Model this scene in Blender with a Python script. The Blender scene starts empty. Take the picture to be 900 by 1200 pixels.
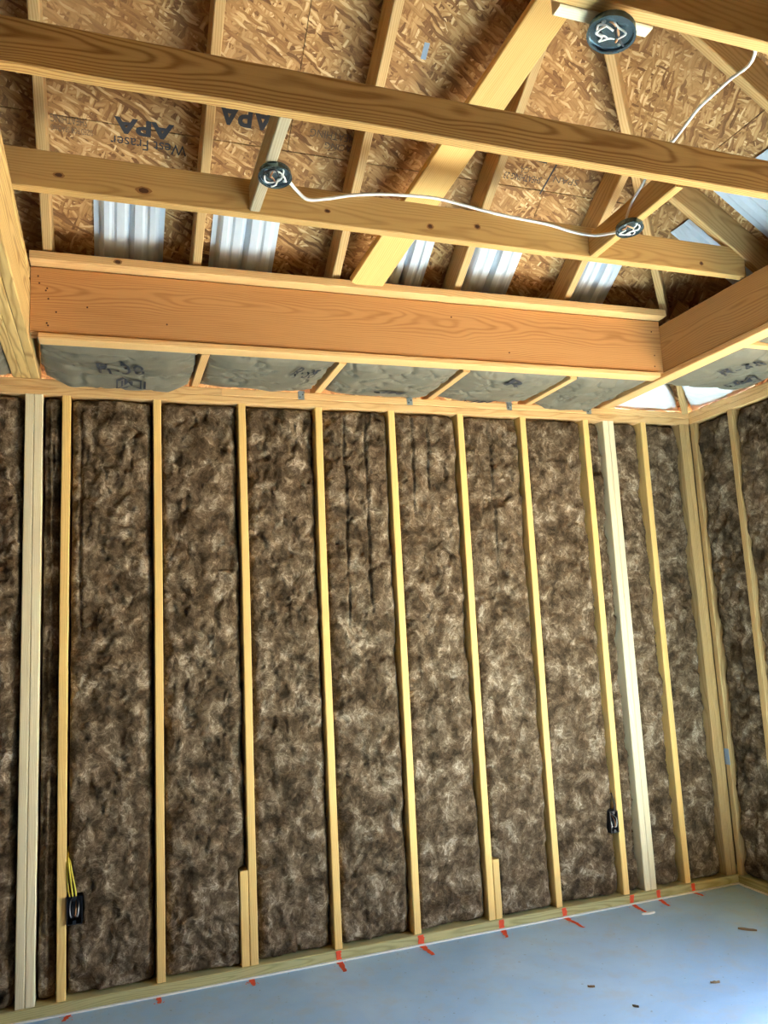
import bpy, bmesh, math, random
import numpy as np
from mathutils import Vector, Matrix

random.seed(7)
scene = bpy.context.scene
COL = scene.collection

# ------------------------------------------------------------------ camera
def cam_axes(yaw, pitch, roll):
    cy, sy, cp, sp = math.cos(yaw), math.sin(yaw), math.cos(pitch), math.sin(pitch)
    f = Vector((sy*cp, cy*cp, sp)); r = Vector((cy, -sy, 0)); u = r.cross(f)
    cr, sr = math.cos(roll), math.sin(roll)
    return cr*r + sr*u, -sr*r + cr*u, f
cd = bpy.data.cameras.new('camera'); cam = bpy.data.objects.new('camera', cd); COL.objects.link(cam)
r_, u_, f_ = cam_axes(math.radians(19.496), math.radians(8.244), math.radians(-2.814))
M = Matrix.Identity(4)
for i in range(3):
    M[i][0], M[i][1], M[i][2] = r_[i], u_[i], -f_[i]
M.translation = Vector((0.1877, -3.863, 1.5574))
cam.matrix_world = M
cd.sensor_fit = 'VERTICAL'; cd.sensor_height = 36.0; cd.sensor_width = 27.0
cd.lens = 920.13/1200*36.0
cd.clip_start = 0.05; cd.clip_end = 200
scene.camera = cam

# ------------------------------------------------------------------ world, sun, exposure
world = bpy.data.worlds.new('world'); scene.world = world; world.use_nodes = True
wn = world.node_tree.nodes; wl = world.node_tree.links
bg = wn['Background']
sky = wn.new('ShaderNodeTexSky'); sky.sky_type = 'NISHITA'; sky.sun_disc = False
sky.sun_elevation = math.radians(48); sky.sun_rotation = math.radians(73); sky.air_density = 1.0; sky.dust_density = 1.2
wl.new(sky.outputs[0], bg.inputs[0]); bg.inputs[1].default_value = 1.0
sd = bpy.data.lights.new('sun', 'SUN'); sun = bpy.data.objects.new('sun', sd); COL.objects.link(sun)
sd.energy = 58.0; sd.angle = math.radians(0.6); sd.color = (1.0, 0.86, 0.66)
SUN_DIR = Vector((-1.0, -0.06, -1.0)).normalized()          # light travels into the room through the side opening
sun.rotation_euler = SUN_DIR.to_track_quat('-Z', 'Y').to_euler()
sun.location = (12, 1, 9)
scene.view_settings.view_transform = 'Standard'
scene.view_settings.look = 'None'
scene.view_settings.exposure = 1.98
scene.view_settings.gamma = 1.0
scene.view_settings.use_curve_mapping = False
try:
    scene.cycles.use_denoising = True
    scene.cycles.max_bounces = 8; scene.cycles.diffuse_bounces = 6
    scene.cycles.sample_clamp_indirect = 8
except Exception:
    pass

# ------------------------------------------------------------------ dimensions
S = 0.4064                      # stud spacing
XC = 3.60                       # right wall framing plane
XL = -3.0                       # far left wall
YF = -6.6                       # front wall with the opening
HS = 2.705                      # top of studs
HP = 2.781                      # top of double top plate
K = 0.667                       # roof pitch
ZR = 2.75                       # rafter underside at the wall line
ZO = 2.918                      # sheathing underside at the wall line
XH = 3.58                       # hip foot
ZB = 3.072                      # underside of the ceiling joists
COSK = 1/math.sqrt(1+K*K)

# ------------------------------------------------------------------ node helpers
class NT:
    def __init__(s, name):
        s.m = bpy.data.materials.new(name); s.m.use_nodes = True
        s.t = s.m.node_tree; s.b = s.t.nodes['Principled BSDF']
    def n(s, typ, ins=None, **kw):
        nd = s.t.nodes.new(typ)
        for k, v in kw.items(): setattr(nd, k, v)
        for k, v in (ins or {}).items(): s.set(nd, k, v)
        return nd
    def set(s, nd, k, v):
        if isinstance(v, bpy.types.NodeSocket): s.t.links.new(v, nd.inputs[k])
        else:
            try: nd.inputs[k].default_value = v
            except Exception: nd.inputs[k].default_value = (v, v, v)
    def math(s, op, a, b=0.0, c=None, clamp=False):
        nd = s.n('ShaderNodeMath', {0: a, 1: b}, operation=op, use_clamp=clamp)
        if c is not None: s.set(nd, 2, c)
        return nd.outputs[0]
    def vmath(s, op, a, b=(0, 0, 0)):
        nd = s.n('ShaderNodeVectorMath', {0: a, 1: b}, operation=op)
        return nd.outputs['Value'] if op in ('LENGTH', 'DOT_PRODUCT', 'DISTANCE') else nd.outputs[0]
    def noise(s, vec, scale, detail=2, rough=.5, dist=0.0, dim='3D', typ='FBM'):
        nd = s.n('ShaderNodeTexNoise', noise_dimensions=dim); nd.noise_type = typ
        for k, v in (('Vector', vec), ('Scale', scale), ('Detail', detail), ('Roughness', rough), ('Distortion', dist)):
            s.set(nd, k, v)
        return nd
    def ramp(s, fac, stops):
        nd = s.n('ShaderNodeValToRGB', {0: fac}); e = nd.color_ramp.elements
        while len(e) < len(stops): e.new(.5)
        for i, (p, c) in enumerate(stops):
            e[i].position = p; e[i].color = (*c, 1) if len(c) == 3 else c
        return nd.outputs[0]
    def mix(s, f, a, b, mode='MIX'):
        nd = s.n('ShaderNodeMix', data_type='RGBA', blend_type=mode)
        s.set(nd, 0, f)
        for k, v in ((6, a), (7, b)):
            if isinstance(v, bpy.types.NodeSocket): s.t.links.new(v, nd.inputs[k])
            else: nd.inputs[k].default_value = (*v, 1)
        return nd.outputs[2]
    def out(s, col, rough=.6, bump=None, bstr=.2, bdist=.002, spec=.3, metal=0):
        s.set(s.b, 'Base Color', col if isinstance(col, bpy.types.NodeSocket) else (*col, 1))
        s.set(s.b, 'Roughness', rough); s.set(s.b, 'Specular IOR Level', spec); s.set(s.b, 'Metallic', metal)
        if bump is not None:
            bn = s.n('ShaderNodeBump', {'Strength': bstr, 'Distance': bdist, 'Height': bump})
            s.t.links.new(bn.outputs[0], s.b.inputs['Normal'])
        return s.m

def wood(name, light, dark, ring=.0075, amount=.75, rough=.62, tilt=.018, var=.16):
    """sawn softwood, grain along local X; ring pattern gives straight and cathedral grain"""
    t = NT(name)
    co = t.n('ShaderNodeTexCoord').outputs['Object']
    rnd = t.n('ShaderNodeObjectInfo').outputs['Random']
    off = t.n('ShaderNodeCombineXYZ', {0: t.math('MULTIPLY', rnd, 31.0), 1: t.math('MULTIPLY', rnd, 13.0), 2: t.math('MULTIPLY', rnd, 7.0)}).outputs[0]
    p = t.vmath('ADD', co, off)
    slow = t.noise(t.vmath('MULTIPLY', p, (.9, 3, 3)), 1.0, 3, .55)
    wob = t.vmath('MULTIPLY', t.vmath('SUBTRACT', slow.outputs['Color'], (.5, .5, .5)), (0, .10, .10))
    sep = t.n('ShaderNodeSeparateXYZ', {0: t.vmath('ADD', co, wob)})
    cy = t.math('ADD', t.math('ADD', sep.outputs[1], t.math('MULTIPLY_ADD', rnd, .05, .075)), t.math('MULTIPLY', sep.outputs[0], tilt))
    cz = t.math('ADD', sep.outputs[2], t.math('MULTIPLY', t.math('SINE', t.math('MULTIPLY', rnd, 57.0)), .04))
    rad = t.math('SQRT', t.math('ADD', t.math('MULTIPLY', cy, cy), t.math('MULTIPLY', cz, cz)))
    s_ = t.math('SINE', t.math('MULTIPLY', rad, 2*math.pi/ring))
    s_ = t.math('POWER', t.math('MULTIPLY_ADD', s_, .5, .5), 2.2)
    fib = t.noise(t.vmath('MULTIPLY', p, (4, 130, 130)), 1.0, 4, .65).outputs['Fac']
    blot = t.noise(t.vmath('MULTIPLY', p, (1.3, 9, 9)), 1.0, 2, .5).outputs['Fac']
    f = t.math('MULTIPLY_ADD', t.math('SUBTRACT', fib, .5), .9, t.math('MULTIPLY', s_, amount))
    f = t.math('MULTIPLY_ADD', t.math('SUBTRACT', blot, .5), .7, f, clamp=True)
    col = t.mix(f, light, dark)
    v = t.math('MULTIPLY_ADD', t.math('FRACT', t.math('MULTIPLY', rnd, 17.3)), var, 1-var*.5)
    hs = t.n('ShaderNodeHueSaturation', {'Color': col, 'Value': v})
    hs.inputs['Hue'].default_value = .5
    return t.out(hs.outputs[0], rough, t.math('ADD', fib, t.math('MULTIPLY', s_, .4)), .25, .0012, .25)

W_STUD = wood('stud_pine', (.82, .56, .205), (.62, .34, .085), amount=.45)
W_PALE = wood('pale_spruce', (.78, .69, .46), (.62, .49, .27), amount=.45)
W_JOIST = wood('joist_pine', (.47, .285, .098), (.22, .10, .026), amount=.8, ring=.0075)
W_JOIST2 = wood('joist_pine_plain', (.54, .335, .12), (.32, .16, .043), amount=.5, ring=.008)
W_BEAM = wood('beam_fir', (.58, .29, .105), (.33, .135, .04), amount=.5, ring=.0065)
W_BEAM2 = wood('beam_fir_brown', (.50, .28, .10), (.27, .13, .04), amount=.6, ring=.007)
W_CAP = wood('cap_pine', (.74, .47, .20), (.52, .26, .08), amount=.55)
W_RAFT = wood('rafter_pine', (.54, .355, .15), (.32, .18, .06), amount=.6)
W_ORANGE = wood('brace_pine', (.78, .49, .16), (.55, .28, .06), amount=.5)
W_GREY = wood('weathered_pine', (.42, .36, .24), (.26, .21, .13), amount=.5)
W_PLY = wood('ply_edge', (.72, .49, .19), (.36, .19, .05), amount=.7, ring=.010)
W_TREAT = wood('treated_pine', (.48, .43, .20), (.29, .26, .10), amount=.7)

def mat_plain(name, col, rough=.6, metal=0, spec=.3, nz=.12, sc=40):
    t = NT(name); co = t.n('ShaderNodeTexCoord').outputs['Object']
    n = t.noise(co, sc, 3, .6).outputs['Fac']
    c = t.mix(n, tuple(x*(1-nz) for x in col), tuple(min(1, x*(1+nz)) for x in col))
    return t.out(c, rough, n, .15, .001, spec, metal)

KNOT = mat_plain('knot', (.09, .035, .015), .7, sc=200)
KNOT_RIM = mat_plain('knot_rim', (.30, .14, .045), .7, sc=200)
INK = mat_plain('stamp_ink', (.035, .035, .04), .8, sc=60)
INK_SOFT = mat_plain('stamp_ink_soft', (.12, .085, .055), .8, sc=60)
PLATED = mat_plain('galvanised_steel', (.42, .50, .54), .32, metal=.85, sc=120)
BOXMETAL = mat_plain('dark_blued_steel', (.13, .19, .22), .25, metal=.8, sc=90)
PAN = mat_plain('grey_steel_pan', (.20, .26, .29), .28, metal=.85, sc=90)
BOXPLAST = mat_plain('black_plastic', (.012, .014, .018), .35, spec=.5)
WIRE_W = mat_plain('white_cable', (.72, .72, .70), .45)
WIRE_C = mat_plain('copper_wire', (.65, .33, .16), .35, metal=.8)
WIRE_Y = mat_plain('yellow_cable', (.68, .55, .06), .45)
WIRE_K = mat_plain('black_wire', (.02, .02, .025), .4)
FOAM = mat_plain('white_foam', (.80, .80, .76), .8)
PAINT = mat_plain('orange_paint', (.85, .10, .035), .7, nz=.25, sc=70)
CHIP = mat_plain('wood_chip', (.22, .15, .08), .8)

def mat_osb():
    t = NT('oriented_strand_board')
    co = t.n('ShaderNodeTexCoord').outputs['Object']
    rnd = t.n('ShaderNodeObjectInfo').outputs['Random']
    off = t.n('ShaderNodeCombineXYZ', {0: t.math('MULTIPLY', rnd, 19.0), 1: t.math('MULTIPLY', rnd, 11.0), 2: 0.0}).outputs[0]
    p = t.vmath('ADD', co, off)
    warp = t.noise(p, 9, 2, .5, dim='2D').outputs['Color']
    p = t.vmath('ADD', p, t.vmath('MULTIPLY', t.vmath('SUBTRACT', warp, (.5, .5, .5)), (.03, .03, 0)))
    warp2 = t.noise(p, 60, 2, .6, dim='2D').outputs['Color']
    p = t.vmath('ADD', p, t.vmath('MULTIPLY', t.vmath('SUBTRACT', warp2, (.5, .5, .5)), (.0045, .0045, 0)))
    col = None; hgt = None
    pal = [(0, (.14, .062, .022)), (.2, (.27, .135, .048)), (.5, (.39, .215, .082)), (.8, (.51, .315, .135)), (1, (.68, .485, .26))]
    for i, (ang, sx, sy) in enumerate(((1.3, 11, 56), (-.9, 12, 66), (.2, 12, 62), (-.55, 13, 70), (.95, 13, 68), (-.15, 13, 78), (-1.25, 15, 76), (.45, 14, 84))):
        mp = t.n('ShaderNodeMapping', {'Vector': p}); mp.vector_type = 'POINT'
        mp.inputs['Rotation'].default_value = (0, 0, ang); mp.inputs['Location'].default_value = (i*3.1, i*1.7, 0)
        q = t.vmath('MULTIPLY', mp.outputs[0], (sx, sy, 1))
        v = t.n('ShaderNodeTexVoronoi', {'Vector': q, 'Scale': 1.0, 'Randomness': 1.0}, voronoi_dimensions='2D', feature='F1')
        sp = t.n('ShaderNodeSeparateColor', {0: v.outputs['Color']})
        gr = t.noise(t.vmath('MULTIPLY', mp.outputs[0], (14, 330, 1)), 1.0, 2, .6, dim='2D').outputs['Fac']
        val = t.math('MULTIPLY_ADD', t.math('SUBTRACT', gr, .5), .45, sp.outputs[0])
        edge = t.math('SMOOTHSTEP' if False else 'SUBTRACT', .62, v.outputs['Distance'])
        edge = t.math('MULTIPLY', edge, 4.0, clamp=True)
        val = t.math('MULTIPLY', val, t.math('MULTIPLY_ADD', edge, .45, .55))
        c = t.ramp(val, pal)
        if col is None: col, hgt = c, val
        else:
            mk = t.math('GREATER_THAN', sp.outputs[1], .52)
            col = t.mix(mk, col, c)
            hgt = t.n('ShaderNodeMix', {0: mk, 2: hgt, 3: val}, data_type='FLOAT').outputs[0]
    big = t.noise(p, 2.2, 2, .5, dim='2D').outputs['Fac']
    col = t.mix(t.math('MULTIPLY', t.math('SUBTRACT', big, .45, clamp=True), 1.6, clamp=True), col, (.30, .17, .07))
    return t.out(col, .75, hgt, .5, .002, .2)
OSB = mat_osb()

def mat_batt():
    """unfaced brown mineral wool: dark brown with pale swirling tufts of fibre"""
    t = NT('brown_fibreglass')
    co = t.n('ShaderNodeTexCoord').outputs['Object']
    rnd = t.n('ShaderNodeObjectInfo').outputs['Random']
    off = t.n('ShaderNodeCombineXYZ', {0: t.math('MULTIPLY', rnd, 23.0), 1: 0.0, 2: t.math('MULTIPLY', rnd, 41.0)}).outputs[0]
    p = t.vmath('ADD', co, off)
    w1 = t.noise(p, 7, 3, .6).outputs['Color']
    q = t.vmath('ADD', p, t.vmath('MULTIPLY', t.vmath('SUBTRACT', w1, (.5, .5, .5)), (.16, .16, .16)))
    w2 = t.noise(q, 26, 2, .5).outputs['Color']
    q2 = t.vmath('ADD', q, t.vmath('MULTIPLY', t.vmath('SUBTRACT', w2, (.5, .5, .5)), (.045, .045, .045)))
    patch = t.noise(q, 11, 5, .62).outputs['Fac']
    fibre = t.noise(t.vmath('MULTIPLY', q2, (1.0, 1.0, .45)), 120, 3, .65, 1.2).outputs['Fac']
    ridg = t.noise(q2, 24, 3, .6, .6).outputs['Fac']
    rg = t.math('SUBTRACT', 1.0, t.math('MULTIPLY', t.math('ABSOLUTE', t.math('SUBTRACT', ridg, .5)), 9.0), clamp=True)
    rg = t.math('MULTIPLY', rg, t.math('MULTIPLY', t.math('SUBTRACT', patch, .38, clamp=True), 4.0, clamp=True))
    f = t.math('ADD', t.math('MULTIPLY', t.math('SUBTRACT', patch, .30), 1.35), t.math('MULTIPLY', t.math('SUBTRACT', fibre, .5), .75))
    f = t.math('ADD', f, t.math('MULTIPLY', rg, .30), clamp=True)
    col = t.ramp(f, [(0, (.035, .023, .013)), (.28, (.105, .070, .040)), (.52, (.205, .150, .095)), (.80, (.43, .345, .245)), (1, (.78, .69, .55))])
    bigv = t.noise(p, 1.6, 2, .5).outputs['Fac']
    col = t.mix(t.math('MULTIPLY', t.math('SUBTRACT', bigv, .35, clamp=True), 1.2, clamp=True), col, (.20, .125, .07), 'MULTIPLY') if False else col
    return t.out(col, .95, t.math('ADD', t.math('MULTIPLY', patch, .6), t.math('MULTIPLY', fibre, .35)), .8, .012, .05)
BATT = mat_batt()

def mat_kraft():
    t = NT('kraft_facing')
    co = t.n('ShaderNodeTexCoord').outputs['Object']
    n = t.noise(co, 6, 4, .6).outputs['Fac']; n2 = t.noise(t.vmath('MULTIPLY', co, (30, 8, 8)), 1.0, 3, .6).outputs['Fac']
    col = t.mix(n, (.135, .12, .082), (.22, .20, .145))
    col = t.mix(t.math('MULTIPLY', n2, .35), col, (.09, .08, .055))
    return t.out(col, .55, n2, .25, .004, .3)
KRAFT = mat_kraft()

def mat_white_batt():
    t = NT('white_fibreglass'); co = t.n('ShaderNodeTexCoord').outputs['Object']
    n = t.noise(t.vmath('MULTIPLY', co, (8, 40, 40)), 1.0, 4, .65, .8).outputs['Fac']
    return t.out(t.mix(n, (.66, .72, .78), (.96, .97, .97)), .9, n, .6, .01, .1)
WBATT = mat_white_batt()
BAFFLE = mat_plain('white_polystyrene', (.50, .57, .64), .5, nz=.05)

def mat_concrete():
    t = NT('concrete_slab'); co = t.n('ShaderNodeTexCoord').outputs['Object']
    a = t.noise(co, 1.3, 4, .6, .6).outputs['Fac']; b = t.noise(co, 9, 4, .65).outputs['Fac']; c = t.noise(co, 90, 2, .6).outputs['Fac']
    col = t.ramp(a, [(.25, (.30, .49, .70)), (.5, (.36, .58, .80)), (.75, (.50, .70, .86))])
    col = t.mix(t.math('MULTIPLY', t.math('SUBTRACT', b, .48, clamp=True), 2.2, clamp=True), col, (.47, .52, .56))
    sp = t.math('GREATER_THAN', t.noise(co, 45, 1, .5).outputs['Fac'], .74)
    col = t.mix(t.math('MULTIPLY', sp, .5), col, (.18, .20, .22))
    col = t.mix(t.math('MULTIPLY', t.math('SUBTRACT', c, .5), .5, clamp=True), col, (.60, .66, .70))
    return t.out(col, t.math('MULTIPLY_ADD', b, .3, .35), t.math('ADD', b, t.math('MULTIPLY', c, .5)), .15, .003, .35)
CONC = mat_concrete()
SHEATH = mat_plain('wall_sheathing', (.20, .13, .07), .85, sc=12)
DIRT = mat_plain('pale_ground', (.46, .40, .31), .9, sc=3)
BLUECAP = mat_plain('blue_tape', (.22, .30, .40), .6)

# ------------------------------------------------------------------ mesh helpers
def link(o, parent=None):
    COL.objects.link(o)
    if parent is not None:
        bpy.context.view_layer.update()
        mw = o.matrix_world.copy() if False else o.matrix_basis.copy()
        pw = PW.get(parent.name, Matrix.Identity(4))
        o.parent = parent; o.matrix_parent_inverse = pw.inverted()
        PW[o.name] = mw
    else:
        PW[o.name] = o.matrix_basis.copy()
    return o
PW = {}
def link_fast(o, parent=None):
    COL.objects.link(o)
    PW[o.name] = o.matrix_basis.copy()
    if parent is not None:
        o.parent = parent; o.matrix_parent_inverse = PW[parent.name].inverted()
    return o
link = link_fast

def tag(o, label=None, cat=None, group=None, kind=None):
    if label: o['label'] = label
    if cat: o['category'] = cat
    if group: o['group'] = group
    if kind: o['kind'] = kind
    return o

def empty(name, loc, label, cat, group=None):
    o = bpy.data.objects.new(name, None); o.empty_display_size = .1
    o.matrix_basis = Matrix.Translation(loc); link(o)
    return tag(o, label, cat, group)

def mesh_obj(name, verts, faces, mat, parent=None, mw=None, smooth=False):
    me = bpy.data.meshes.new(name); me.from_pydata([tuple(v) for v in verts], [], faces)
    me.materials.append(mat); me.update()
    if smooth: me.polygons.foreach_set('use_smooth', [True]*len(me.polygons))
    o = bpy.data.objects.new(name, me)
    if mw is not None: o.matrix_basis = mw
    return link(o, parent)

def board(name, mat, p0, p1, a, b, adir, parent=None, ch=.0035, bow=0.0, seg=1):
    """sawn timber from p0 to p1 (centre line); a = size along adir, b = size across"""
    p0, p1 = Vector(p0), Vector(p1); x = p1-p0; L = x.length; x.normalize()
    z = Vector(adir); z = (z - x*z.dot(x)).normalized(); y = z.cross(x)
    hb, ha = b/2, a/2; c = min(ch, hb*.5, ha*.5)
    sec = [(-hb+c, -ha), (hb-c, -ha), (hb, -ha+c), (hb, ha-c), (hb-c, ha), (-hb+c, ha), (-hb, ha-c), (-hb, -ha+c)]
    vs, fs = [], []
    ph = random.uniform(0, 6.28); am = random.uniform(-1, 1)*bow; an = random.uniform(-1, 1)*bow
    for i in range(seg+1):
        f = i/seg; o1 = am*math.sin(math.pi*f); o2 = an*math.sin(2*math.pi*f+ph)*.5*math.sin(math.pi*f)
        vs += [(L*(f-.5), s[0]+o1+o2, s[1]) for s in sec]
    for i in range(seg):
        for k in range(8):
            fs.append((i*8+k, i*8+(k+1) % 8, i*8+8+(k+1) % 8, i*8+8+k))
    fs.append(tuple(range(7, -1, -1))); fs.append(tuple(seg*8+k for k in range(8)))
    mw = Matrix.Identity(4)
    for i in range(3): mw[i][0], mw[i][1], mw[i][2] = x[i], y[i], z[i]
    mw.translation = (p0+p1)/2
    # faces wound so that normals point outward
    fs = [tuple(reversed(f)) for f in fs]
    o = mesh_obj(name, vs, fs, mat, parent, mw)
    return fix(o)

def fix(o):
    bm = bmesh.new(); bm.from_mesh(o.data); bmesh.ops.recalc_face_normals(bm, faces=bm.faces); bm.to_mesh(o.data); bm.free()
    return o

def box(name, mat, lo, hi, parent=None, ch=.002):
    lo, hi = Vector(lo), Vector(hi); c = (lo+hi)/2
    return board(name, mat, (lo.x, c.y, c.z), (hi.x, c.y, c.z), hi.z-lo.z, hi.y-lo.y, (0, 0, 1), parent, ch)

def tube(name, mat, pts, rad, parent=None, n=8, sub=6, mw=None):
    P = [Vector(p) for p in pts]; Q = []
    for i in range(len(P)-1):
        a, b, c, d = P[max(i-1, 0)], P[i], P[i+1], P[min(i+2, len(P)-1)]
        for k in range(sub):
            t = k/sub
            Q.append(.5*((2*b)+(c-a)*t+(2*a-5*b+4*c-d)*t*t+(3*b-a-3*c+d)*t**3))
    Q.append(P[-1]); vs, fs = [], []
    up = Vector((0, 0, 1)); prev = None
    for i, q in enumerate(Q):
        tg = (Q[min(i+1, len(Q)-1)]-Q[max(i-1, 0)])
        tg = tg.normalized() if tg.length > 1e-9 else Vector((1, 0, 0))
        if prev is None:
            s = tg.cross(up if abs(tg.z) < .9 else Vector((1, 0, 0))).normalized()
        else:
            s = (prev - tg*prev.dot(tg)).normalized()
        prev = s; w = tg.cross(s)
        for k in range(n):
            a = 2*math.pi*k/n; vs.append(q+(s*math.cos(a)+w*math.sin(a))*rad)
    for i in range(len(Q)-1):
        for k in range(n):
            fs.append((i*n+k, i*n+(k+1) % n, (i+1)*n+(k+1) % n, (i+1)*n+k))
    fs.append(tuple(range(n))); fs.append(tuple((len(Q)-1)*n+k for k in range(n-1, -1, -1)))
    return fix(mesh_obj(name, vs, fs, mat, parent, mw, True))

def text(name, body, mat, pos, a, b, height, width=None, parent=None, offset=0.0, shear=0.0):
    """flat print: a = reading direction, b = up of the letters, lifted a hair off the surface; pos = centre"""
    cu = bpy.data.curves.new('txt', 'FONT'); cu.body = body; cu.size = 1; cu.align_x = 'CENTER'; cu.align_y = 'CENTER'
    cu.offset = offset; cu.shear = shear; cu.resolution_u = 3
    to = bpy.data.objects.new('txt', cu); COL.objects.link(to)
    dg = bpy.context.evaluated_depsgraph_get(); me = bpy.data.meshes.new_from_object(to.evaluated_get(dg))
    bpy.data.objects.remove(to); bpy.data.curves.remove(cu)
    xs = [v.co.x for v in me.vertices]; ys = [v.co.y for v in me.vertices]
    h = max(ys)-min(ys); w = max(xs)-min(xs); sy = height/h; sx = width/w if width else sy
    mx, my = (max(xs)+min(xs))/2, (max(ys)+min(ys))/2
    for v in me.vertices: v.co.x = (v.co.x-mx)*sx; v.co.y = (v.co.y-my)*sy
    me.materials.clear(); me.materials.append(mat)
    a, b = Vector(a).normalized(), Vector(b).normalized(); n = a.cross(b)
    mw = Matrix.Identity(4)
    for i in range(3): mw[i][0], mw[i][1], mw[i][2] = a[i], b[i], n[i]
    mw.translation = Vector(pos)+n*.0015
    o = bpy.data.objects.new(name, me); o.matrix_basis = mw
    return link(o, parent)

# numpy value noise
def vnoise(x, y, seed):
    rs = np.random.RandomState(seed); T = rs.rand(256, 256)
    xi = np.floor(x).astype(int); yi = np.floor(y).astype(int); fx = x-xi; fy = y-yi
    fx = fx*fx*(3-2*fx); fy = fy*fy*(3-2*fy)
    g = lambda i, j: T[i % 256, j % 256]
    return (g(xi, yi)*(1-fx)+g(xi+1, yi)*fx)*(1-fy)+(g(xi, yi+1)*(1-fx)+g(xi+1, yi+1)*fx)*fy-.5
def fbm(x, y, seed, o=4, g=.55):
    s = 0; a = 1
    for k in range(o): s = s+a*vnoise(x*2**k+k*17.3, y*2**k+k*9.1, seed+k); a *= g
    return s

def grid_faces(nu, nv):
    i = np.arange(nu-1)[:, None]*nv+np.arange(nv-1)[None, :]
    return np.stack([i, i+nv, i+nv+1, i+1], -1).reshape(-1, 4).tolist()

# ================================================================== SETTING
flo = mesh_obj('floor', [(XL-.14, YF-.1, -.15), (XC+.14, YF-.1, -.15), (XC+.14, .14, -.15), (XL-.14, .14, -.15),
                         (XL-.14, YF-.1, 0), (XC+.14, YF-.1, 0), (XC+.14, .14, 0), (XL-.14, .14, 0)],
               [(3, 2, 1, 0), (4, 5, 6, 7), (0, 1, 5, 4), (1, 2, 6, 5), (2, 3, 7, 6), (3, 0, 4, 7)], CONC)
tag(flo, 'blue grey concrete slab floor with faint scuffs', 'floor', kind='structure')
gr = mesh_obj('ground', [(-40, -60, -.16), (40, -60, -.16), (40, 40, -.16), (-40, 40, -.16)], [(0, 1, 2, 3)], DIRT)
tag(gr, 'pale bare ground outside the building', 'ground', kind='structure')

def wall_mesh(name, verts, faces, label):
    return tag(fix(mesh_obj(name, verts, faces, SHEATH)), label, 'wall', kind='structure')
def slab(lo, hi):
    (x0, y0, z0), (x1, y1, z1) = lo, hi
    return ([(x0, y0, z0), (x1, y0, z0), (x1, y1, z0), (x0, y1, z0), (x0, y0, z1), (x1, y0, z1), (x1, y1, z1), (x0, y1, z1)],
            [(3, 2, 1, 0), (4, 5, 6, 7), (0, 1, 5, 4), (1, 2, 6, 5), (2, 3, 7, 6), (3, 0, 4, 7)])
def multi(*sl):
    V, F = [], []
    for lo, hi in sl:
        v, f = slab(lo, hi); n = len(V); V += v; F += [tuple(i+n for i in q) for q in f]
    return V, F
wb = wall_mesh('wall_back', *slab((XL-.14, .141, 0), (XC+.155, .155, HP)), 'framed wall of pine studs with brown fibreglass insulation')
RY0, RY1, RZ = -2.5, -1.42, 2.12
wr = wall_mesh('wall_right', *multi(((XC+.141, YF-.1, 0), (XC+.155, RY0, HP)), ((XC+.141, RY1, 0), (XC+.155, .141, HP)), ((XC+.141, RY0, RZ), (XC+.155, RY1, HP))), 'framed side wall with studs meeting the insulated wall at the corner')
yr = -3.3; zr = ZO+K*3.3
V, F = slab((XL-.155, YF-.1, 0), (XL-.141, .155, HP))
wl_ = wall_mesh('wall_left', *slab((XL-.155, YF-.1, 0), (XL-.141, .155, HP)), 'plain sheathed wall behind the viewer side')
n0 = 8
gable = [(XL-.155, YF-.1, HP), (XL-.155, .155, HP), (XL-.155, yr, zr+.1)]
gv = gable+[(x+.014, y, z) for x, y, z in gable]
fix(mesh_obj('gable_panel', gv, [(0, 1, 2), (5, 4, 3), (0, 3, 4, 1), (1, 4, 5, 2), (2, 5, 3, 0)], SHEATH, wl_))
wf = wall_mesh('wall_front', *slab((XL-.14, YF-.1, 0), (XC+.14, YF-.086, HP)), 'plain sheathed wall behind the viewer')
# portal that guides daylight sampling through the real side opening
pd = bpy.data.lights.new('door_portal', 'AREA'); pd.shape = 'RECTANGLE'; pd.size = RZ; pd.size_y = RY1-RY0
po = bpy.data.objects.new('door_portal', pd); COL.objects.link(po)
po.location = (XC+.16, (RY0+RY1)/2, RZ/2); po.rotation_euler = (0, math.radians(90), 0)
pd.cycles.is_portal = True

# ---- back wall framing (children of wall_back)
DEP = .140
def stud_back(x, w=.038, z0=.050, z1=HS, mat=W_STUD, label=None, y0=0.0, bow=.004):
    o = board('stud', mat, (x, y0+DEP/2, z0), (x, y0+DEP/2, z1), DEP, w, (0, 1, 0), wb, bow=bow, seg=8)
    if label: o['label'] = label
    return o
studx = [-.003, .4077, .8198, 1.2201, 1.6245, 2.0323, 2.427, 2.8465, 3.2556]
for x in studx: stud_back(x)
for x in (-S, -2*S, -3*S, -4*S, -5*S, -6*S, -7*S): stud_back(x)
for x in (-.163, -.124): stud_back(x, mat=W_PALE, label='pale whitish stud of the doubled pair', bow=0)
for x in (2.985, 3.024): stud_back(x, mat=W_PALE, label='pale whitish stud of the doubled pair', bow=0)
stud_back(.779, z1=.465, label='short sister stud on the bottom plate', bow=0)
stud_back(2.073, z1=.338, label='short sister stud on the bottom plate', bow=0)
stud_back(3.545, mat=W_RAFT, bow=0); stud_back(3.581, mat=W_RAFT, w=.034, bow=0)
board('top_plate', W_CAP, (XL, DEP/2, HS+.019), (XC+DEP, DEP/2, HS+.019), .038, DEP, (0, 0, 1), wb)
board('top_plate', W_CAP, (XL, DEP/2, HS+.057), (.72, DEP/2, HS+.057), .038, DEP, (0, 0, 1), wb)
board('top_plate', W_CAP, (.722, DEP/2, HS+.057), (XC-.001, DEP/2, HS+.057), .038, DEP, (0, 0, 1), wb)
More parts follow.
